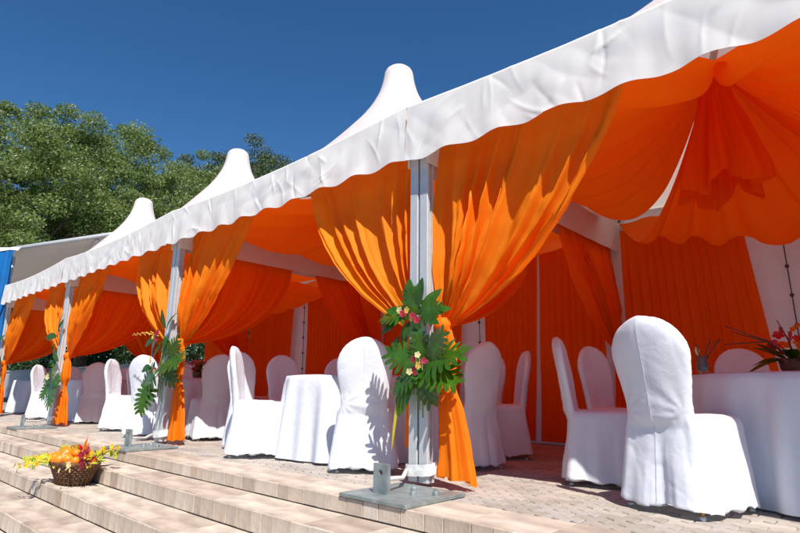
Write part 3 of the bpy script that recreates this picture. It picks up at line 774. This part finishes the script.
bouquet(XS[5], 'leafy bouquet on the post beside the blue curtain',
        leaves=[(.12, .95, .9, -.2, .42, .3), (.12, .86, .6, -.8, .4, .3), (.1, 1.02, .8, .6, .32, .2)],
        blades=[(.05, 1.42, .5, 1, .3), (.08, 1.36, 1, .3, .3), (.05, 1.3, .8, -.5, .3), (.0, 1.2, .2, -1, .3), (.05, 1.1, .9, .1, .3)],
        flowers=[(.12, 1.32), (.16, 1.28), (.1, .92), (.16, .88)], ribbon=False, seed=61, fsp=1.5)
# drooping yellow spray on the bouquet above the basket
sp = MB(); root = [o for o in bpy.data.objects if o.name.startswith('post_bouquet')][1]
sp.tube([(XS[3]-.1, YF-.1, 1.22), (XS[3]-.35, YF-.16, 1.27), (XS[3]-.62, YF-.2, 1.25)], .005, 5)
for k in range(14): sp.ball((XS[3]-.2-.03*k+random.uniform(-.01, .01), YF-.13-.005*k, 1.258+.016*math.sin(k*2.1)), .011-.0004*k, 6, 5, (1.5, .8, 1))
sp.build('orchid_spray', M['orchid_y'], root, True)

# ------------------------------------------------------------------ fruit basket on the steps
BX, BY, BZ = -3.05, -1.24, STEPS[2][1]+.004
bk = thing('wicker_basket', (BX, BY, BZ), 'brown wicker basket of oranges and flowers standing on the stone steps', 'basket')
A_, B_ = .30, .17
def oval(t, k, z, o=0): return (BX+(A_*k+o)*math.cos(t), BY+(B_*k+o)*math.sin(t), BZ+z)
rows = 9
for rr in range(rows):
    z = .012+.019*rr; k = .62+.38*(rr/(rows-1))**.8
    pts = [oval(2*math.pi*j/96, k, z, .008*math.sin(24*2*math.pi*j/96+rr*math.pi)) for j in range(97)]
    MB().tube(pts, .0105, 6, False).build('weave', M['wicker'], bk, True)
MB().tube([oval(2*math.pi*j/96, 1.03, .185+.006*math.sin(j*1.2)) for j in range(97)], .017, 7, False).build('rim', M['wicker'], bk, True)
sk = MB()
for j in range(26):
    t = 2*math.pi*j/26; sk.tube([oval(t, .72, .0), oval(t, 1.0, .175)], .007, 5)
sk.build('stake', M['wicker'], bk, True)
V = [oval(2*math.pi*j/48, .70, .012) for j in range(48)]+[oval(2*math.pi*j/48, .93, .14) for j in range(48)]
ob('liner', V, [(j, (j+1) % 48, 48+(j+1) % 48, 48+j) for j in range(48)]+[tuple(range(47, -1, -1))]+[tuple(range(48, 96))], M['soil'], bk)
# flowers (parts of the arrangement)
rb = random.Random(5)
def spray(x0, z0, dx, dz, L, m, nb, rad, dy=0):
    b = MB(); pts = [(BX+x0+dx*L*q/6, BY+dy*L*q/6-.02, BZ+z0+dz*L*q/6-.10*L*(q/6)**2) for q in range(7)]; b.tube(pts, .004, 5)
    for q in range(nb):
        f_ = (q+1)/nb; i = min(5, int(f_*6)); p = Vector(pts[i]).lerp(Vector(pts[i+1]), f_*6-i if i < 5 else f_*6-5)
        VF = orchid_vf(rad*rb.uniform(.7, 1.15)); Mx = frame(p+Vector((rb.uniform(-.03, .03), rb.uniform(-.04, .02), rb.uniform(-.025, .03))), (rb.uniform(-1, 1), rb.uniform(-.3, .3), 1), (rb.uniform(-.3, .6), -1, rb.uniform(-.2, .9)))
        b.add([Mx @ Vector(v) for v in VF[0]], VF[1])
    return b.build('orchid_spray', m, bk, False)
for a in [(-.1, .2, -.5, .08, .34, 'lime', 22, .03, -.9), (-.05, .18, -.35, .0, .40, 'lime', 22, .026, -.95), (-.12, .2, -.6, .16, .32, 'yellow', 14, .032, -.6), (-.12, .2, -.9, .3, .3, 'lime', 14, .036, .1), (0, .2, -.2, .05, .36, 'yellow', 12, .03, -1), (.16, .22, .9, .35, .32, 'orchid_m', 8, .03, -.1), (.1, .2, .5, .3, .34, 'lime', 16, .034, .8), (.12, .2, .6, .42, .36, 'yellow', 14, .03, .75),
          (-.02, .21, .3, .6, .2, 'lime', 10, .04, .1), (.02, .20, .5, .2, .26, 'petal_c', 9, .034, -.45), (-.05, .2, -.5, .2, .24, 'lime', 9, .034, -.5), (.1, .2, .7, -.05, .3, 'petal_c', 8, .03, -.5), (.2, .19, .9, .05, .22, 'orchid_m', 6, .036, -.2)]:
    spray(*a[:5], M[a[5]], a[6], a[7], a[8])
for k in range(44):
    a = rb.uniform(math.pi*.95, 2.1*math.pi) if k % 3 else rb.uniform(0, 2*math.pi); q_ = rb.uniform(.35, 1.06)
    place('blossom', orchid_vf(rb.uniform(.022, .034)), oval(a, q_, .275-.085*q_+rb.uniform(-.02, .02)), (rb.uniform(-1, 1), rb.uniform(-.5, .5), .7), (math.cos(a)*.5+.15, -.8, rb.uniform(.2, 1)), M[rb.choice(['lime', 'birdorange', 'orchid_y', 'yellow', 'birdorange', 'red', 'red', 'orchid_m'])], bk)
for k in range(16):
    a = rb.uniform(0, 2*math.pi)
    place('leaf', blade(rb.uniform(.10, .2), rb.uniform(.03, .06), .25), oval(a, .8, .17), (math.cos(a), math.sin(a)*.7, rb.uniform(.05, .7)), (0, -.4, 1), M['leafB'] if k % 2 else M['lime'], bk)
for (x0, dx, dz, L) in ((.10, .35, 1, .22), (.12, .6, .9, .2), (.11, .1, 1, .17), (.13, .8, .55, .2)):
    place('bird_of_paradise', blade(L, .045, .05), (BX+x0, BY+.03, BZ+.2), (dx, -.1, dz), (.2, -1, .1), M['birdorange'], bk)
place('bird_of_paradise', blade(.26, .05, .1), (BX-.04, BY-.05, BZ+.2), (-.95, -.15, .12), (.1, -.6, 1), M['red'], bk)
ORL = 'orange fruit piled with the flowers in the wicker basket'
om = MB().ball((0, 0, 0), .047, 20, 14, (1, 1, .94)); OM = mesh('orange', om.V, om.F); OM.materials.append(M['orangefruit'])
for k, (x, y, z, s) in enumerate([(.03, -.07, .245, 1.25), (.05, -.13, .20, 1.05), (-.13, -.11, .20, 1.15), (-.05, -.10, .215, .95), (.13, -.09, .205, .95), (-.10, -.05, .26, .8), (.11, -.02, .25, .85), (-.19, -.03, .20, .85), (.2, -.05, .195, .85), (-.01, -.14, .19, .8)]):
    o = link('orange', OM, None, None, (BX+x, BY+y-.015, BZ+z+.015)); o.scale = (s*.98, s*.98, s*.98); o.rotation_euler = (k, k*2, k*3); tag(o, ORL, 'fruit', 'oranges in the basket')
REL = 'round red fruit among the oranges in the wicker basket'
rm_ = MB().ball((0, 0, 0), .043, 18, 12, (1, 1, .88)); RM = mesh('apple', rm_.V, rm_.F); RM.materials.append(M['red'])
for k, (x, y, z, s) in enumerate([(-.13, .0, .27, 1.05), (-.08, .03, .285, 1.0), (-.17, .02, .25, .9), (-.03, .0, .285, .85)]):
    o = link('apple', RM, None, None, (BX+x, BY+y, BZ+z)); o.scale = (s, s, s); tag(o, REL, 'fruit', 'red fruit in the basket')

# ------------------------------------------------------------------ table centrepieces
def centre(x, y, label, cols, seed, h=.3, w_=.28):
    r_ = random.Random(seed); root = thing('flower_arrangement', (x, y, .76), label, 'flowers', 'table flower arrangements')
    MB().lathe([(.001, .0), (.07, .0), (.09, .03), (.1, .09), (.09, .1), (.001, .1)], 20, (x, y, .765)).build('bowl', M['wicker'], root, True)
    for k in range(26):
        a = r_.uniform(0, 6.28); e = r_.uniform(.0, 1.2)
        place('leaf', blade(r_.uniform(.12, w_), r_.uniform(.03, .07), r_.uniform(.1, .5)), (x+.05*math.cos(a), y+.05*math.sin(a), .85), (math.cos(a), math.sin(a), e), (0, -.3, 1), M['leafB'], root)
    for k in range(16):
        a = r_.uniform(0, 6.28); rr = r_.uniform(.02, .14)
        place('blossom', orchid_vf(r_.uniform(.03, .055)), (x+rr*math.cos(a), y+rr*math.sin(a), .9+r_.uniform(0, h*.6)), (math.cos(a), math.sin(a), .6), (math.cos(a)*.6+.3, math.sin(a)*.6-.6, .6), M[r_.choice(cols)], root)
    for k in range(5):
        a = r_.uniform(2.2, 5.2); MB().tube([(x, y, .85), (x+.15*math.cos(a), y+.15*math.sin(a), .98), (x+(w_+.1)*math.cos(a), y+(w_+.1)*math.sin(a), .95+r_.uniform(0, .16))], [.006, .005, .003], 5).build('twig', M['cord'], root, True)
centre(2.04, 1.42, 'red and orange flower arrangement beside the glass vase table end', ['red', 'red', 'birdorange'], 2, .3, .3)
centre(-4.95, 1.1, 'dark leafy flower arrangement on the table behind the fruit basket post', ['red', 'orchid_m'], 3, .2, .34)
centre(-5.6, 1.2, 'red blossom arrangement by the side-on chair of the leafy centrepiece table', ['red', 'red', 'birdorange'], 4, .2, .26)
centre(-9.3, 1.1, 'red flower arrangement on the table behind the second post from the blue curtain', ['red', 'birdorange'], 5, .2, .34)
centre(-12.7, 1.0, 'dark leafy arrangement on the table under the blue curtained marquee', ['red'], 6, .15, .34)
vx, vy = 1.55, 1.12
vs = thing('glass_vase', (vx, vy, .76), 'small clear glass vase with twigs on the large table', 'vase')
MB().lathe([(.001, .762), (.032, .762), (.036, .78), (.036, .88), (.033, .88), (.033, .785), (.001, .775)], 24, (vx, vy, 0)).build('glass_body', M['glass'], vs, True)
MB().lathe([(.001, .785), (.03, .785), (.03, .845), (.001, .845)], 18, (vx, vy, 0)).build('leafy_filling', M['leafA'], vs, True)
for (dx, dz) in ((-.02, .14), (.05, .16), (.10, .17)):
    MB().tube([(vx, vy, .80), (vx+dx*.5, vy+dx*.4, .80+dz*.65), (vx+dx, vy+dx*.9, .80+dz*1.15)], [.004, .004, .006], 5).build('twig', M['cord'], vs, True)
place('petal', blade(.07, .03, .1), (vx-.02, vy, .88), (-.1, 0, 1), (.3, -1, 0), M['petal_c'], vs)

# ------------------------------------------------------------------ neighbouring marquee with blue curtain
mq = thing('marquee', (-18.0, 3.0, 0), 'large grey roofed marquee beyond the end of the tent row', 'marquee')
# canopy: near edge rises to the right, underside sloping away
c0, c1 = Vector((-12.75, -.05, 3.74)), Vector((-10.3, 4.4, 5.15))
def canopy(u, v):
    a = c0.lerp(c1, u)
    return (a.x-7.5*v, a.y+1.2*v, a.z-.35*v-.12*math.sin(math.pi*u)*v)
V, F = grid(canopy, 16, 16); ob('canopy', V, F, M['grey_canvas'], mq)
V2 = [v+Vector((0, 0, .06)) for v in V]; ob('roof_skin', V2, F, M['pvc'], mq)
MB().tube([c0+Vector((.02, -.02, .02)), c1+Vector((.02, -.02, .02))], .055, 8).build('eave_rail', M['alu'], mq, True)
for u in (.35, .75):
    a = c0.lerp(c1, u); MB().tube([a+Vector((0, 0, -.07)), a+Vector((-7.5, 1.2, -.55))], .05, 6).build('rafter', M['alu'], mq, True)
for p in ((-12.9, .05), (-19.5, 1.2), (-11.2, 4.6)):
    MB().tube([(p[0], p[1], 0), (p[0], p[1], 3.62 if p[1] < 4 else 4.9)], .05, 8).build('leg', M['alu'], mq, True)
bc = thing('blue_curtain', (-12.6, -.25, 0), 'blue gathered curtain with a white cord at the end of the row', 'curtain')
def bf(u, v):
    x = -12.55-.6*u-.05*v; ph = 2*math.pi*3.2*(u+.09*math.sin(7*u+2*v))+1.2*v+2*nz(u*2, v*2.5)
    y = -.02-.42*u-(.09*math.sin(ph)+.035*math.sin(2.7*ph+1))*(.6+.4*v)-.03*nz(u*5, v*4)
    return (x+.04*math.cos(ph), y, 3.70+(.05-3.70)*v)
V, F = grid(bf, 90, 40); ob('panel', V, F, M['blue'], bc)
MB().tube([(-12.72, -.30, 3.3), (-12.62, -.34, 2.9), (-12.63, -.34, 2.0), (-12.66, -.36, 1.2)], .012, 6).build('cord', M['strap'], bc, True)
def bfl(u, v): return (-12.5-.75*u, .08-.62*u-.05*v, 3.80-.09*v+.02*math.sin(9*u)*v)
V, F = grid(bfl, 24, 5); ob('top_flap', V, F, M['pvc'], bc)

# ------------------------------------------------------------------ background: low wall, hedge, trees
def leaves_mesh(name, C_, size, m, parent, nrm_up=.5, r_=None):
    n = len(C_); g_ = r_ or rng
    d = g_.normal(size=(n, 3)); d /= np.linalg.norm(d, axis=1)[:, None]
    up_ = g_.normal(size=(n, 3))*.8; up_[:, 2] += nrm_up; up_ -= d*(up_*d).sum(1)[:, None]; up_ /= np.linalg.norm(up_, axis=1)[:, None]
    s = np.cross(d, up_); L = size*g_.uniform(.6, 1.3, (n, 1)); W = L*.42
    P = np.stack([C_-d*L*.5, C_+s*W*.5-up_*W*.08, C_+d*L*.5, C_-s*W*.5-up_*W*.08], 1).reshape(-1, 3)
    off = np.zeros(3); p = parent
    while p is not None: off += np.array(p.location); p = p.parent
    P = P-off
    me = bpy.data.meshes.new(name); me.vertices.add(4*n); me.vertices.foreach_set('co', P.ravel())
    me.loops.add(4*n); me.loops.foreach_set('vertex_index', np.arange(4*n, dtype=np.int32))
    me.polygons.add(n); me.polygons.foreach_set('loop_start', np.arange(0, 4*n, 4, dtype=np.int32)); me.polygons.foreach_set('loop_total', np.full(n, 4, dtype=np.int32))
    me.update(); me.validate(); me.materials.append(m)
    return link(name, me, None, parent)
def tree(x, y, H, rad, z0, label, m, seed, nl=45000, lsize=.14):
    g_ = np.random.default_rng(seed); rr = random.Random(seed)
    root = thing('tree', (x, y, 0), label, 'tree', 'broadleaf trees behind the tents')
    b = MB(); fork = Vector((x, y, H*.24)); tips = []
    b.tube([(x, y, 0), (x+.1, y, H*.12), fork], [.34, .28, .24], 10); b.build('trunk', M['bark'], root, True)
    for k in range(8):
        a = 2*math.pi*k/8+rr.uniform(-.3, .3); out = rr.uniform(.35, .85)*rad; hz = rr.uniform(.55, .93)*H if k % 3 else rr.uniform(.4, .6)*H
        e = Vector((x+out*math.cos(a), y+out*math.sin(a), hz)); mid = fork.lerp(e, .5)+Vector((rr.uniform(-.4, .4), rr.uniform(-.4, .4), .35))
        lb = MB(); pts = [fork, fork.lerp(mid, .5)+Vector((0, 0, .15)), mid, mid.lerp(e, .5)+Vector((0, 0, .1)), e]; lb.tube(pts, [.16, .12, .085, .05, .02], 7)
        tips += [mid, e]
        for q in range(6):
            p = mid.lerp(e, q/6) if q else fork.lerp(mid, .7); dv = Vector((rr.gauss(0, 1), rr.gauss(0, 1), rr.gauss(.5, .6))).normalized()*rr.uniform(.8, 2.0)
            lb.tube([p, p+dv*.5+Vector((0, 0, .1)), p+dv], [.04, .028, .01], 5); tips.append(p+dv)
        lb.build('limb', M['bark'], root, True)
    # clumps: branch tips plus points over an uneven envelope
    cz = H*.60; hz = H*.40
    cl = [np.array(t_) for t_ in tips]
    for k in range(230 if H < 16 else 420):
        v = g_.normal(size=3); v /= np.linalg.norm(v); s = g_.uniform(.45, 1.0)**.5
        lump = 1+.22*nz(v[0]*1.8+seed, v[1]*1.8, v[2]*1.8)+.14*nz(v[0]*4, v[1]*4+seed, v[2]*4)
        cl.append(np.array([x+v[0]*rad*s*lump, y+v[1]*rad*s*lump, cz+v[2]*hz*s*lump]))
    cl = np.array(cl); per = max(10, nl//len(cl)); cs = []
    for c in cl:
        n = int(per*g_.uniform(.5, 1.5)); v = g_.normal(size=(n, 3)); v /= np.linalg.norm(v, axis=1)[:, None]
        rad_c = g_.uniform(.45, .95)*(1 if H < 16 else 1.45); cs.append(c+v*rad_c*(g_.uniform(0, 1, (n, 1))**.45)*np.array([1, 1, .62]))
    leaves_mesh('crown', np.concatenate(cs), lsize*(1 if H < 16 else 1.4), m, root, .6, g_)
def at(px, dist):
    d = fw*1.0+r2*((px-400)/554.25); d.z = 0; d.normalize(); return CAM.x+d.x*dist, CAM.y+d.y*dist
for px, ds, H, rad, lab, m, sd, nl in [(8, 27, 11.9, 4.6, 'tall broadleaf tree rising behind the blue curtain', 'tree1', 1, 125000), (92, 29, 13.1, 4.6, 'broad pale leaved tree behind the two smallest tent peaks', 'tree1', 2, 130000),
                                (158, 33, 14.3, 4.5, 'smaller rounded tree between the smallest tent peaks and the blue sky', 'tree1', 5, 120000),
                                (236, 44, 19.2, 6.0, 'distant darker tree beside the middle tent peak', 'tree2', 3, 130000), (305, 52, 22.6, 5.2, 'distant darker tree half hidden by the largest tent peak', 'tree2', 4, 70000)]:
    X, Y = at(px, ds); tree(X, Y, H, rad, 0, lab, M[m], sd, nl)
hd = thing('hedge', (-14, 7, 0), 'dark green hedge seen through the open back of the end tent', 'hedge')
hc = rng.uniform((-70, 6.2, .05), (-7.5, 8.0, 2.6), (80000, 3)); leaves_mesh('foliage', hc, .2, M['hedge'], hd)
MB().tube([(-14, 7, 0), (-14, 7, 1.6)], .06, 6).build('stem', M['bark'], hd, True)
gw = thing('garden_wall', (-16, 5.2, 0), 'pale rendered low wall behind the end tent', 'wall')
MB().box(-60, -9.6, 5.1, 5.3, -.01, 1.35).build('wall_body', M['wallpaint'], gw); MB().box(-60.05, -9.55, 5.06, 5.34, 1.353, 1.42, .01).build('coping', M['wallpaint'], gw)
